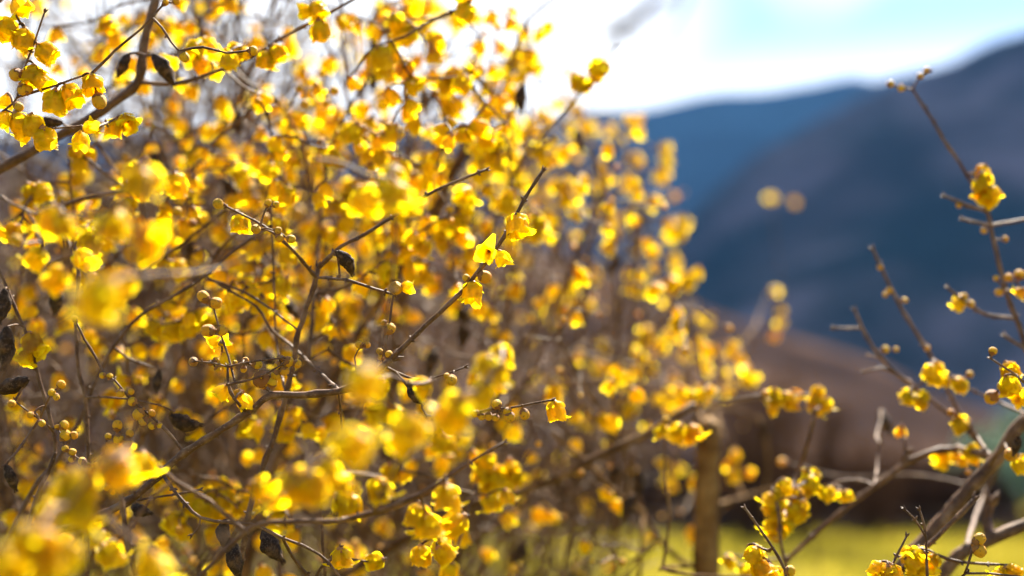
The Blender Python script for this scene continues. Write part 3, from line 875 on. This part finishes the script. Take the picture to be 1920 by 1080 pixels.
# blurred flowers close to the lens:  x, y, distance, how many, spread
for x, y, d, n, rad in [(268, 352, .77, 4, 38), (330, 342, 1.02, 1, 0), (200, 415, .79, 3, 24), (277, 448, .79, 2, 12), (112, 420, .88, 3, 30), (108, 520, .88, 1, 0), (70, 482, 1.0, 1, 0), (178, 565, .64, 3, 34), (228, 530, .82, 2, 18),
                        (560, 398, .78, 2, 12), (155, 485, 1.0, 1, 0), (690, 722, .62, 4, 26), (655, 812, .68, 4, 45), (765, 810, .76, 5, 38), (862, 758, .78, 4, 32), (905, 735, .82, 2, 20), (925, 690, .86, 3, 26), (940, 665, .9, 2, 18), (792, 725, 1.0, 2, 18),
                        (565, 905, .8, 5, 40), (500, 915, .9, 3, 26), (620, 880, .85, 3, 22), (222, 872, .74, 3, 18), (266, 872, .98, 2, 12), (150, 905, .76, 3, 22), (148, 958, .74, 4, 26), (108, 930, .8, 2, 15), (60, 1005, .64, 5, 40), (110, 1050, .66, 4, 38), (12, 1060, .66, 2, 25),
                        (285, 1055, .76, 4, 32), (205, 1030, .95, 3, 20), (720, 915, .96, 3, 20), (655, 940, 1.03, 3, 22), (640, 905, .92, 2, 22), (838, 930, 1.03, 2, 10), (855, 980, 1.05, 2, 8), (808, 985, 1.04, 3, 18), (785, 965, 1.03, 2, 16), (825, 1030, 1.1, 3, 20), (790, 1040, 1.12, 2, 16),
                        (735, 350, .86, 5, 36), (680, 385, .92, 4, 28), (760, 375, .9, 2, 18), (705, 1052, 1.25, 2, 8), (640, 1045, 1.2, 1, 0), (90, 960, .8, 1, 0), (30, 450, .95, 2, 20)]:
    A.cluster(x, y, d + (1.18 - d) * .12, max(1, round(n * .62)), rad * .6, buds=.06)

# ---- the shrub at the right
B = Shrub((.34, 1.40, 0), 2, M_TWIG)
B.branch([(2150, 560), (2040, 690), (1920, 788), (1876, 850), (1850, 880), (1785, 955), (1715, 1035), (1640, 1120)][::-1], 1.42, 30, 22)
B.branch([(1985, 950), (1920, 985), (1855, 1012), (1795, 1045), (1740, 1110)][::-1], 1.44, 27, 22)
B.branch([(1960, 760), (1935, 680), (1895, 570), (1868, 470), (1850, 395), (1813, 328), (1770, 262), (1735, 203), (1712, 168)], 1.46, 10, 5, 'j')
B.branch([(1712, 168), (1690, 163), (1668, 157)], 1.46, 4, 3, 'j', 'twig')
B.branch([(1712, 168), (1722, 145), (1742, 132)], 1.46, 4, 3, 'j', 'twig')
B.branch([(1855, 398), (1815, 385), (1772, 368)], 1.46, 7, 5, 'j', 'twig')
B.branch([(1860, 425), (1835, 418), (1806, 411)], 1.46, 6, 5, 'j', 'twig')
B.branch([(1860, 425), (1890, 417), (1940, 408)], 1.46, 7, 5, 'j', 'twig')
B.branch([(1893, 605), (1850, 590), (1815, 570), (1778, 540)], 1.46, 7, 5, 'j', 'twig')
B.branch([(1925, 655), (1900, 640), (1885, 630)], 1.44, 7, 6, 'j', 'twig')
B.branch([(1850, 852), (1800, 775), (1750, 675), (1700, 595), (1668, 535), (1637, 468)], 1.5, 8, 5.5, 'j')
B.branch([(1850, 852), (1795, 790), (1720, 730), (1665, 685), (1625, 632), (1604, 583)], 1.5, 9, 5.5, 'j')
B.branch([(1612, 618), (1590, 616), (1565, 615)], 1.5, 5, 5, 'j', 'twig')
B.branch([(1690, 708), (1655, 690), (1620, 697)], 1.5, 5, 4, 'j', 'twig')
B.branch([(1668, 690), (1650, 672), (1630, 665)], 1.5, 4, 3, 'j', 'twig')
B.branch([(1860, 850), (1790, 842), (1720, 857), (1640, 912), (1560, 975), (1480, 1045)], 1.5, 13, 9, 'j')
B.branch([(1686, 872), (1700, 850)], 1.5, 13, 9, 'j', 'twig')
B.branch([(1642, 912), (1610, 900), (1570, 905), (1545, 925)], 1.52, 7, 5, 'j', 'twig')
B.branch([(1645, 905), (1648, 850), (1655, 800)], 1.6, 5, 4, 'j', 'twig')
B.branch([(1850, 1012), (1852, 975), (1858, 945)], 1.46, 18, 16, 'j')
B.branch([(1650, 1130), (1695, 1062), (1760, 1005), (1826, 937)], 1.3, 15, 9)
B.branch([(1480, 1140), (1470, 1065), (1437, 1010), (1397, 953)], D0, 7, 4.5)
B.branch([(1739, 1090), (1737, 1030), (1733, 985), (1724, 956)], D0, 6, 4)
B.branch([(1736, 1000), (1716, 975), (1696, 955)], D0, 4.5, 3.5, 'j', 'twig')
B.branch([(1660, 1110), (1672, 1062), (1700, 1005)], D0, 6, 4)
B.branch([(1780, 1100), (1808, 1075), (1825, 1022)], D0, 6, 4)
B.branch([(1808, 1075), (1850, 1075), (1940, 1085)], D0, 4.5, 4, 'j', 'twig')
B.branch([(1990, 740, 1.4), (1950, 735, 1.27), (1900, 700), (1858, 672)], 1.24, 6, 4, 'j')
B.branch([(1850, 880), (1885, 830), (1900, 800), (1935, 770)], 1.38, 8, 5, 'j')
B.branch([(1490, 1140), (1465, 1020), (1460, 960)], 1.4, 8, 6)
B.branch([(1470, 1000), (1490, 900), (1512, 840), (1528, 775)], 1.5, 9, 8, 'j')
B.branch([(1527, 775), (1540, 745), (1450, 740), (1350, 752)], 1.56, 6, 5, 'j')
B.branch([(1820, 1040), (1840, 940), (1890, 840), (1960, 700)], 1.7, 9, 6, 'j')
B.branch([(1800, 718), (1830, 735), (1875, 755), (1930, 780)][::-1], 1.48, 6, 4, 'j')
B.branch([(1745, 700), (1775, 700), (1805, 712)], 1.5, 4, 4, 'j', 'twig')
for x, y, d, n, rad in [(1842, 333, 1.44, 3, 14), (1832, 350, 1.44, 2, 8), (1852, 368, 1.44, 4, 14), (1795, 568, 1.46, 2, 6), (1908, 550, 1.42, 2, 8), (1752, 690, 1.46, 3, 12), (1760, 712, 1.46, 2, 12), (1798, 718, 1.46, 2, 6), (1708, 738, 1.46, 3, 12), (1728, 748, 1.47, 2, 8),
                        (1885, 708, 1.27, 5, 20), (1916, 742, 1.3, 2, 8), (1805, 800, 1.46, 3, 12), (1796, 785, 1.45, 1, 0), (1690, 808, 1.5, 1, 0), (1775, 858, 1.52, 3, 12), (1800, 862, 1.5, 2, 10), (1820, 852, 1.48, 3, 12), (1915, 872, 1.34, 2, 10),
                        (1462, 930, 1.42, 6, 26), (1495, 948, 1.42, 5, 22), (1462, 990, 1.42, 5, 22), (1515, 900, 1.46, 4, 20), (1520, 915, 1.46, 2, 14), (1558, 925, 1.46, 3, 10), (1580, 928, 1.46, 3, 10),
                        (1446, 752, 1.56, 4, 16), (1484, 748, 1.56, 4, 14), (1535, 748, 1.56, 5, 18), (1418, 1040, 1.22, 2, 8), (1424, 1062, 1.22, 2, 8), (1372, 1058, 1.5, 3, 14), (1396, 1075, 1.48, 2, 12), (1448, 1075, 1.24, 3, 12),
                        (1655, 1065, 1.19, 3, 12), (1672, 1078, 1.19, 2, 10), (1712, 1050, 1.28, 4, 18), (1750, 1058, 1.28, 5, 22), (1725, 1072, 1.28, 4, 20), (1885, 1072, 1.24, 3, 14)]:
    B.cluster(x, y, d, n, rad, buds=.08, size=.82)
for x, y, d, px in [(1670, 157, 1.46, 13), (1690, 165, 1.46, 13), (1725, 142, 1.46, 12), (1738, 131, 1.46, 11), (1845, 432, 1.46, 12), (1885, 448, 1.46, 11), (1798, 385, 1.46, 10), (1892, 521, 1.42, 15), (1912, 515, 1.42, 20), (1875, 548, 1.44, 14), (1868, 522, 1.44, 10),
                    (1820, 570, 1.46, 14), (1808, 556, 1.46, 12), (1650, 500, 1.5, 11), (1668, 545, 1.5, 12), (1660, 552, 1.5, 10), (1695, 563, 1.5, 10), (1738, 652, 1.5, 12), (1660, 655, 1.5, 14), (1680, 655, 1.5, 10), (1818, 702, 1.46, 13), (1860, 744, 1.3, 26), (1862, 658, 1.24, 16),
                    (1785, 773, 1.46, 12), (1895, 853, 1.32, 24), (1834, 1030, 1.18, 24), (1834, 1013, 1.18, 22), (1482, 1070, 1.18, 20), (1815, 885, 1.5, 10), (1467, 866, 1.9, 16), (1437, 740, 1.56, 18), (1455, 1012, 1.4, 14)]:
    B.bud(x, y, d, px)
for x, y, d, a, sz in [(1660, 790, 1.7, -60, 1.0), (1905, 835, 1.3, -100, .6)]:
    B.pod(x, y, d, a, sz)

# ---- the pruned shrub with a bare cut stem
Cc = Shrub((.346, 1.82, 0), 3, M_TRUNK)
Cc.branch([(1318, 1600), (1322, 1300), (1324, 1080), (1325, 950), (1327, 850), (1330, 796)], 1.8, 50, 42, 'x', step=.02)
Cc.tubes[-1] = ([Cc.root - Vector((0, 0, .05))] + Cc.tubes[-1][0], [.022] + Cc.tubes[-1][1], 'branch', 14, [])
for pts, d, w0, w1 in [([(1330, 800), (1310, 770), (1290, 700), (1255, 660)], 2.0, 9, 5), ([(1330, 800), (1345, 762), (1400, 750), (1440, 742)], 1.9, 8, 5), ([(1335, 800), (1355, 740), (1350, 690), (1335, 650)], 2.02, 7, 5),
                       ([(1312, 800), (1290, 760), (1230, 735), (1170, 720)], 2.1, 8, 5), ([(1345, 940), (1400, 930), (1460, 915)], 2.05, 7, 5), ([(1320, 800), (1290, 810), (1240, 805), (1180, 812)], 1.9, 7, 5),
                       ([(1350, 760), (1385, 680), (1460, 590), (1470, 540)], 2.3, 5, 3), ([(1300, 1075), (1250, 1030), (1205, 960), (1190, 890), (1180, 860)], 1.8, 9, 6), ([(1205, 965), (1203, 1020), (1198, 1100)], 1.75, 8, 8),
                       ([(1205, 960), (1150, 920), (1100, 865), (1035, 812)], 1.65, 10, 7), ([(1345, 900), (1360, 860), (1375, 820)], 2.1, 6, 4), ([(1290, 1090), (1240, 1065), (1300, 1078), (1480, 1085)], 1.45, 6, 6),
                       ([(1330, 810), (1345, 770), (1400, 775), (1430, 800), (1440, 870), (1430, 960)], 2.25, 5, 5)]:
    Cc.branch(pts, d, w0, w1, 'j', step=.02)
for x, y, d, n, rad in [(1330, 655, 2.1, 3, 9), (1370, 652, 2.1, 3, 9), (1325, 695, 2.2, 2, 8), (1358, 700, 2.4, 1, 3), (1355, 735, 2.1, 2, 5), (1312, 735, 2.1, 4, 14), (1310, 752, 2.1, 2, 10), (1405, 703, 2.0, 4, 12), (1285, 740, 2.3, 2, 8), (1368, 880, 2.0, 4, 14), (1380, 850, 2.0, 2, 4), (1405, 885, 2.1, 1, 2),
                        (1297, 1000, 2.0, 2, 8), (1248, 787, 1.5, 1, 2), (1240, 808, 1.5, 1, 2), (1275, 810, 1.5, 2, 6), (1300, 812, 1.5, 1, 2), (1245, 870, 2.0, 1, 3), (1447, 545, 2.9, 2, 4), (1460, 582, 2.8, 2, 4), (1466, 607, 2.7, 2, 4), (1452, 628, 2.8, 1, 3), (1465, 470, 3.0, 0, 0)]:
    Cc.cluster(x, y, d, n, rad, buds=.05)
for x, y, d, a in [(1432, 805, 2.2, -95), (1197, 905, 1.7, -95), (1182, 950, 1.65, -110)]:
    Cc.pod(x, y, d, a)

# ---- shrubs behind, grown
GRID = [  # how thickly flowers stand, one digit per 60 x 60 pixels
 "23155541133488743000000000000000",
 "23165453343484236100000000000000",
 "12335211365284473200000000000000",
 "00223321476643354445000000000000",
 "00331445677656565554200000000000",
 "01456566666677566454334000000000",
 "34566667776885554434433000001000",
 "66555556765665444543542000000000",
 "33433456655665333322515500000000",
 "12343445666543223752321000000000",
 "43323455555321122223362300000000",
 "22223243333223333444552440000000",
 "21122322223222224443522120000000",
 "31112122222113222221210000000000",
 "23211211231112333331120001000000",
 "32212244332112222212120000000000",
 "22412333222222222211100000000000",
 "22333222233322212121000000000000"]
EDGE = [(0, 1010), (60, 1025), (130, 1050), (200, 1110), (235, 1200), (300, 1270), (400, 1300), (500, 1310), (600, 1360), (700, 1420), (800, 1400), (900, 1390), (1000, 1330), (1080, 1270), (1300, 1200)]

def inside(p, pad=0):
    a, b, d = PX(p)
    if b < -500 or d < .9: return False
    return a < interp(EDGE, b) + pad - 30 + 95 * noise.noise(Vector((a / 90, b / 90, d * 3))) - (120 if b < -60 else 0)

def thin(p, rs):
    """upper-left sky shows through: fewer shoots there"""
    a, b, d = PX(p)
    return b < 140 and rs.random() < .45

def grow(sh, nstem, height, lean, nside, seed, reach=1.0, aim=(0, 0)):
    rs = random.Random(seed)
    for k in range(nstem):
        a = rs.uniform(0, 6.283); ln = rs.uniform(.25, 1.0) * lean
        d0 = Vector((math.cos(a) * ln + aim[0], math.sin(a) * ln * .7 + aim[1], 1)).normalized()
        p = sh.root + Vector((math.cos(a) * .12, math.sin(a) * .12, 0)); pts = [p.copy()]; d = d0
        H = height * rs.uniform(.75, 1.15); n = int(H / .12)
        for i in range(n):
            d = (d + Vector((rs.gauss(0, .07), rs.gauss(0, .07), rs.gauss(0, .05) + .012 * (1 - d.z)))).normalized()
            p = p + d * .12
            if not inside(p, -20) and p.z > .8: break
            pts.append(p.copy())
        if len(pts) < 4: continue
        q = sh.tube(pts, rs.uniform(.005, .009), .0020, 'branch', .035, False, 1, 6)
        for j in range(nside):
            t = rs.uniform(.3, 1); i = min(len(q) - 2, int(t * len(q)))
            o = q[i]
            a2, b2, d2 = PX(o)
            if not (-350 < a2 < 1700 and -350 < b2 < 1350): continue
            if thin(o, rs): continue
            pad = rs.uniform(-260, 30)
            if not inside(o, pad): continue
            sdv = Vector((rs.gauss(0, 1), rs.gauss(0, .8), rs.gauss(.35, .7))).normalized()
            dd = ((q[i + 1] - q[i]).normalized() * .8 + sdv).normalized()
            pp = [o.copy()]; c = o.copy(); m = rs.randint(3, 9)
            for _ in range(m):
                dd = (dd + Vector((rs.gauss(0, .12), rs.gauss(0, .12), rs.gauss(.03, .12)))).normalized()
                c = c + dd * .055
                if not inside(c, pad): break
                pp.append(c.copy())
            if len(pp) < 3: continue
            q2 = sh.tube(pp, rs.uniform(.0018, .0034), .0011, 'twig', .02, True, 1, 5)
            for _ in range(rs.randint(1, 4)):
                i2 = rs.randrange(len(q2)); o2 = q2[i2]
                dd2 = (dd + Vector((rs.gauss(0, 1), rs.gauss(0, 1), rs.gauss(.2, .8)))).normalized()
                e2 = o2 + dd2 * rs.uniform(.05, .2)
                if inside(e2): sh.tube([o2, (o2 + e2) / 2 + Vector((rs.gauss(0, .008), rs.gauss(0, .008), -.004)), e2], .0015, .0009, 'twig', .03, True, 1, 5)

BACK = [  # root, stems, height, lean, side shoots
    ((-.62, 2.05, 0), 28, 2.3, .6, 22), ((.05, 2.25, 0), 22, 2.2, .45, 22), ((-1.15, 2.7, 0), 22, 2.5, .5, 18),
    ((-.25, 3.1, 0), 22, 2.6, .55, 18), ((.42, 3.5, 0), 12, 2.3, .42, 14), ((-1.5, 4.0, 0), 20, 2.9, .5, 11), ((-.35, 4.6, 0), 28, 2.8, .55, 14), ((.75, 4.9, 0), 7, 2.3, .35, 10)]
shr = []
for i, (rt, ns, h, ln, sd_) in enumerate(BACK):
    s_ = Shrub(rt, 20 + i, M_BACKTWIG); grow(s_, ns, h, ln, sd_, 50 + i); shr.append(s_)

rs = random.Random(77)
def pick(p):
    return min(shr, key=lambda s: (s.root.x - p.x) ** 2 + ((s.root.y - p.y) * 1.3) ** 2)
# big readable branches inside the near background
for pts, d, w0, w1, k in [([(430, 1180), (520, 860), (600, 760), (680, 610), (740, 520), (800, 420), (872, 270), (905, 200)], 1.75, 26, 12, 0),
                          ([(700, 1200), (740, 640), (772, 300), (768, 200), (760, 110)], 2.1, 20, 10, 1),
                          ([(750, 560), (850, 330), (900, 262), (928, 200), (958, 130), (985, 42), (1050, -10)], 1.75, 12, 7, 1),
                          ([(880, 560), (960, 340), (1010, 262), (1062, 205), (1110, 150), (1158, 78)], 1.6, 8, 4, 1),
                          ([(640, 1080), (850, 960), (950, 930), (1040, 898), (1130, 850), (1218, 812), (1300, 760)], 1.62, 24, 14, 0),
                          ([(640, 900), (600, 500), (480, 250), (440, 100), (455, 0)], 1.8, 9, 5, 0),
                          ([(380, 900), (300, 500), (250, 300), (200, 180)], 2.0, 12, 6, 0),
                          ([(700, 700), (560, 260), (460, 150), (390, 80)], 1.55, 8, 5, 0),
                          ([(600, 700), (610, 330), (640, 230), (690, 145), (720, 60)], 1.55, 8, 5, 0),
                          ([(60, 420), (150, 500), (200, 540), (310, 480), (420, 395)], 1.4, 7, 6, 0)]:
    shr[k].branch(pts, d, w0, w1, 'r' if pts[0][1] > 1050 else 'j', step=.02)
# flowers
for gy, row in enumerate(GRID):
    for gx, ch in enumerate(row):
        v = int(ch)
        for _ in range(int(v * (.95 if 3 <= gy < 9 else .72 if gy < 3 else .88) * (.68 if gx >= 17 else 1) + rs.random())):
            x = gx * 60 + rs.uniform(-8, 68); y = gy * 60 + rs.uniform(-8, 68)
            if x > 1180 and x > interp(EDGE, y): continue
            if x < 950: d = rs.uniform(1.36, 1.9) if rs.random() < .6 else rs.uniform(1.9, 3.0)
            else: d = rs.uniform(1.6, 2.9)
            n = rs.choice((1, 1, 2, 2, 3, 4)) if v > 3 else rs.choice((1, 1, 2))
            pick(P(x, y, d)).cluster(x, y, d, n, 22 * 1.5 / d, buds=.16, size=rs.uniform(.84, 1.08))
# flowers one can tell apart, towards the thin edge
for x, y, d, n, rad in [(1090, 160, 1.6, 4, 14), (1125, 130, 1.58, 3, 10), (1120, 145, 1.6, 2, 6), (1068, 570, 2.2, 9, 28), (1095, 560, 2.2, 3, 18), (1190, 515, 2.2, 5, 14), (1192, 540, 2.2, 3, 10), (1256, 535, 2.0, 4, 14), (1285, 520, 2.0, 4, 14), (1305, 512, 2.0, 2, 6), (1220, 630, 2.2, 6, 20), (1235, 655, 2.2, 4, 18),
                        (1192, 222, 2.2, 4, 12), (1190, 240, 2.2, 2, 8), (1245, 272, 2.5, 3, 8), (1248, 300, 2.5, 3, 8), (1240, 332, 2.5, 4, 12), (1070, 235, 2.4, 3, 8), (1110, 240, 2.4, 5, 14), (1130, 310, 2.6, 2, 4), (1265, 425, 2.2, 5, 18), (1285, 418, 2.2, 2, 6), (1150, 400, 2.6, 3, 10), (1125, 400, 2.6, 2, 6), (1195, 462, 2.5, 3, 6),
                        (1060, 355, 2.0, 8, 22), (985, 110, 1.8, 8, 24), (965, 150, 1.8, 3, 14), (960, 175, 1.8, 2, 14), (925, 290, 1.7, 8, 26), (1000, 240, 2.0, 4, 16), (955, 235, 2.0, 3, 12), (812, 305, 1.7, 6, 18), (705, 295, 1.6, 6, 20), (720, 110, 1.6, 7, 26), (735, 60, 1.6, 6, 26), (765, 20, 1.6, 4, 20), (850, 195, 1.6, 5, 18), (820, 110, 1.9, 3, 12), (888, 120, 2.4, 4, 12), (1035, 50, 2.5, 1, 3),
                        (1160, 700, 2.3, 4, 14), (1120, 690, 2.3, 4, 14), (1180, 758, 2.1, 4, 12), (1325, 605, 3.6, 2, 8), (905, 870, 1.5, 7, 24), (925, 905, 1.5, 5, 20), (965, 880, 1.5, 4, 14), (830, 820, 1.5, 5, 18), (545, 780, 1.42, 4, 12), (540, 812, 1.42, 3, 10), (1010, 400, 2.0, 8, 22), (1040, 410, 2.0, 3, 10), (845, 440, 1.55, 7, 26), (470, 800, 1.45, 4, 14),
                        (400, 940, 1.42, 7, 24), (375, 940, 1.42, 3, 14), (460, 955, 1.4, 3, 12), (335, 985, 1.4, 5, 18), (285, 620, 1.4, 3, 14), (340, 620, 1.42, 5, 20), (960, 460, 1.9, 5, 18), (970, 310, 1.9, 3, 12)]:
    pick(P(x, y, d)).cluster(x, y, d, n, rad, buds=.08)
for x, y, n in [(1447, 372, 3), (1490, 376, 2)]: shr[7].cluster(x, y, 4.2, n, 4, buds=0, size=1.1)
# duller buds among the twigs, dark pods
for _ in range(520):
    x = rs.uniform(-40, 1460); y = rs.uniform(180, 1090); d = rs.uniform(1.5, 3.8)
    if x > interp(EDGE, y): continue
    pick(P(x, y, d)).bud(x, y, d, rs.uniform(9, 17) * 1.18 / d)
for _ in range(34):
    x = rs.uniform(0, 1200); y = rs.uniform(60, 1050); d = rs.uniform(1.5, 2.8)
    if x > interp(EDGE, y): continue
    pick(P(x, y, d)).pod(x, y, d, rs.uniform(-125, -55), rs.uniform(.8, 1.1))
for x, y in [(948, 395), (700, 95), (702, 150), (795, 190), (540, 265), (1085, 262), (870, 380), (640, 905)]:
    pick(P(x, y, 1.9)).pod(x, y, 1.9, -80, 1.1)
# thin bare twigs hanging close to the lens at the top
A.branch([(310, -60, 1.34), (420, -560, 1.05), (700, -520, .8), (960, -240, .7), (1080, -60, .55), (1150, 55, .54), (1165, 75, .54)], .6, 5, 3, 'j')
A.branch([(1080, -60, .55), (1190, -90, .54), (1262, -20, .54), (1200, 24, .54)], .54, 8, 7, 'j')
A.branch([(960, -240, .7), (1240, -260, .62), (1300, -90, .58), (1285, 0, .58), (1235, 110, .58)], .58, 15, 10, 'j')
for x, y, ang, sz in [(1148, 66, 200, .38), (1190, 34, 32, .52), (1228, 8, 25, .42)]: A.pod(x, y, .55, ang, sz)

A.build('large wintersweet shrub holding the sharply focused twig of yellow bells across the middle')
B.build('wintersweet shrub with thick brown branches reaching in beside the dark blue slope')
Cc.build('wintersweet shrub with a bare upright cut stem standing over the grass')
LAB = ['brown twigged wintersweet shrub just behind the focused twig, thick with yellow bloom',
       'wintersweet shrub behind the focused twig, sending a long twig into the white sky',
       'wintersweet shrub behind the sharp upper corner sprig, brown twigs crossing the white sky',
       'blurred wintersweet shrub in the middle of the thicket, with round soft flower discs',
       'blurred thin wintersweet shrub at the edge of the thicket, against the blue hill',
       'deep set wintersweet shrub at the back corner of the thicket, hazy brown twigs',
       'hindmost wide wintersweet shrub closing the thicket behind the cross of twigs',
       'hindmost small wintersweet shrub, two pale discs of bloom before the dark hillside']
for s_, lab in zip(shr, LAB): s_.build(lab)

# ------------------------------------------------------------------ air
m, t, out = newmat('haze')
pv = t.nodes.new('ShaderNodeVolumePrincipled')
pv.inputs['Color'].default_value = (0.18, 0.44, 1.0, 1)
pv.inputs['Density'].default_value = 0.000052
pv.inputs['Anisotropy'].default_value = 0.0
t.links.new(pv.outputs[0], out.inputs['Volume'])
me = bpy.data.meshes.new('haze')
x0, x1, y0, y1, z0, z1 = -3400, 3400, -1600, 6200, -60, 1200
me.from_pydata([(x, y, z) for z in (z0, z1) for y in (y0, y1) for x in (x0, x1)], [],
               [(0, 2, 3, 1), (4, 5, 7, 6), (0, 1, 5, 4), (2, 6, 7, 3), (0, 4, 6, 2), (1, 3, 7, 5)])
me.materials.append(m)
tag(link('haze', me), 'pale blue air between the meadow and the hills', 'haze', kind='stuff')
print('items', sum(len(s.items) for s in [A, B, Cc] + shr), 'tubes', [len(s.tubes) for s in [A, B, Cc] + shr])
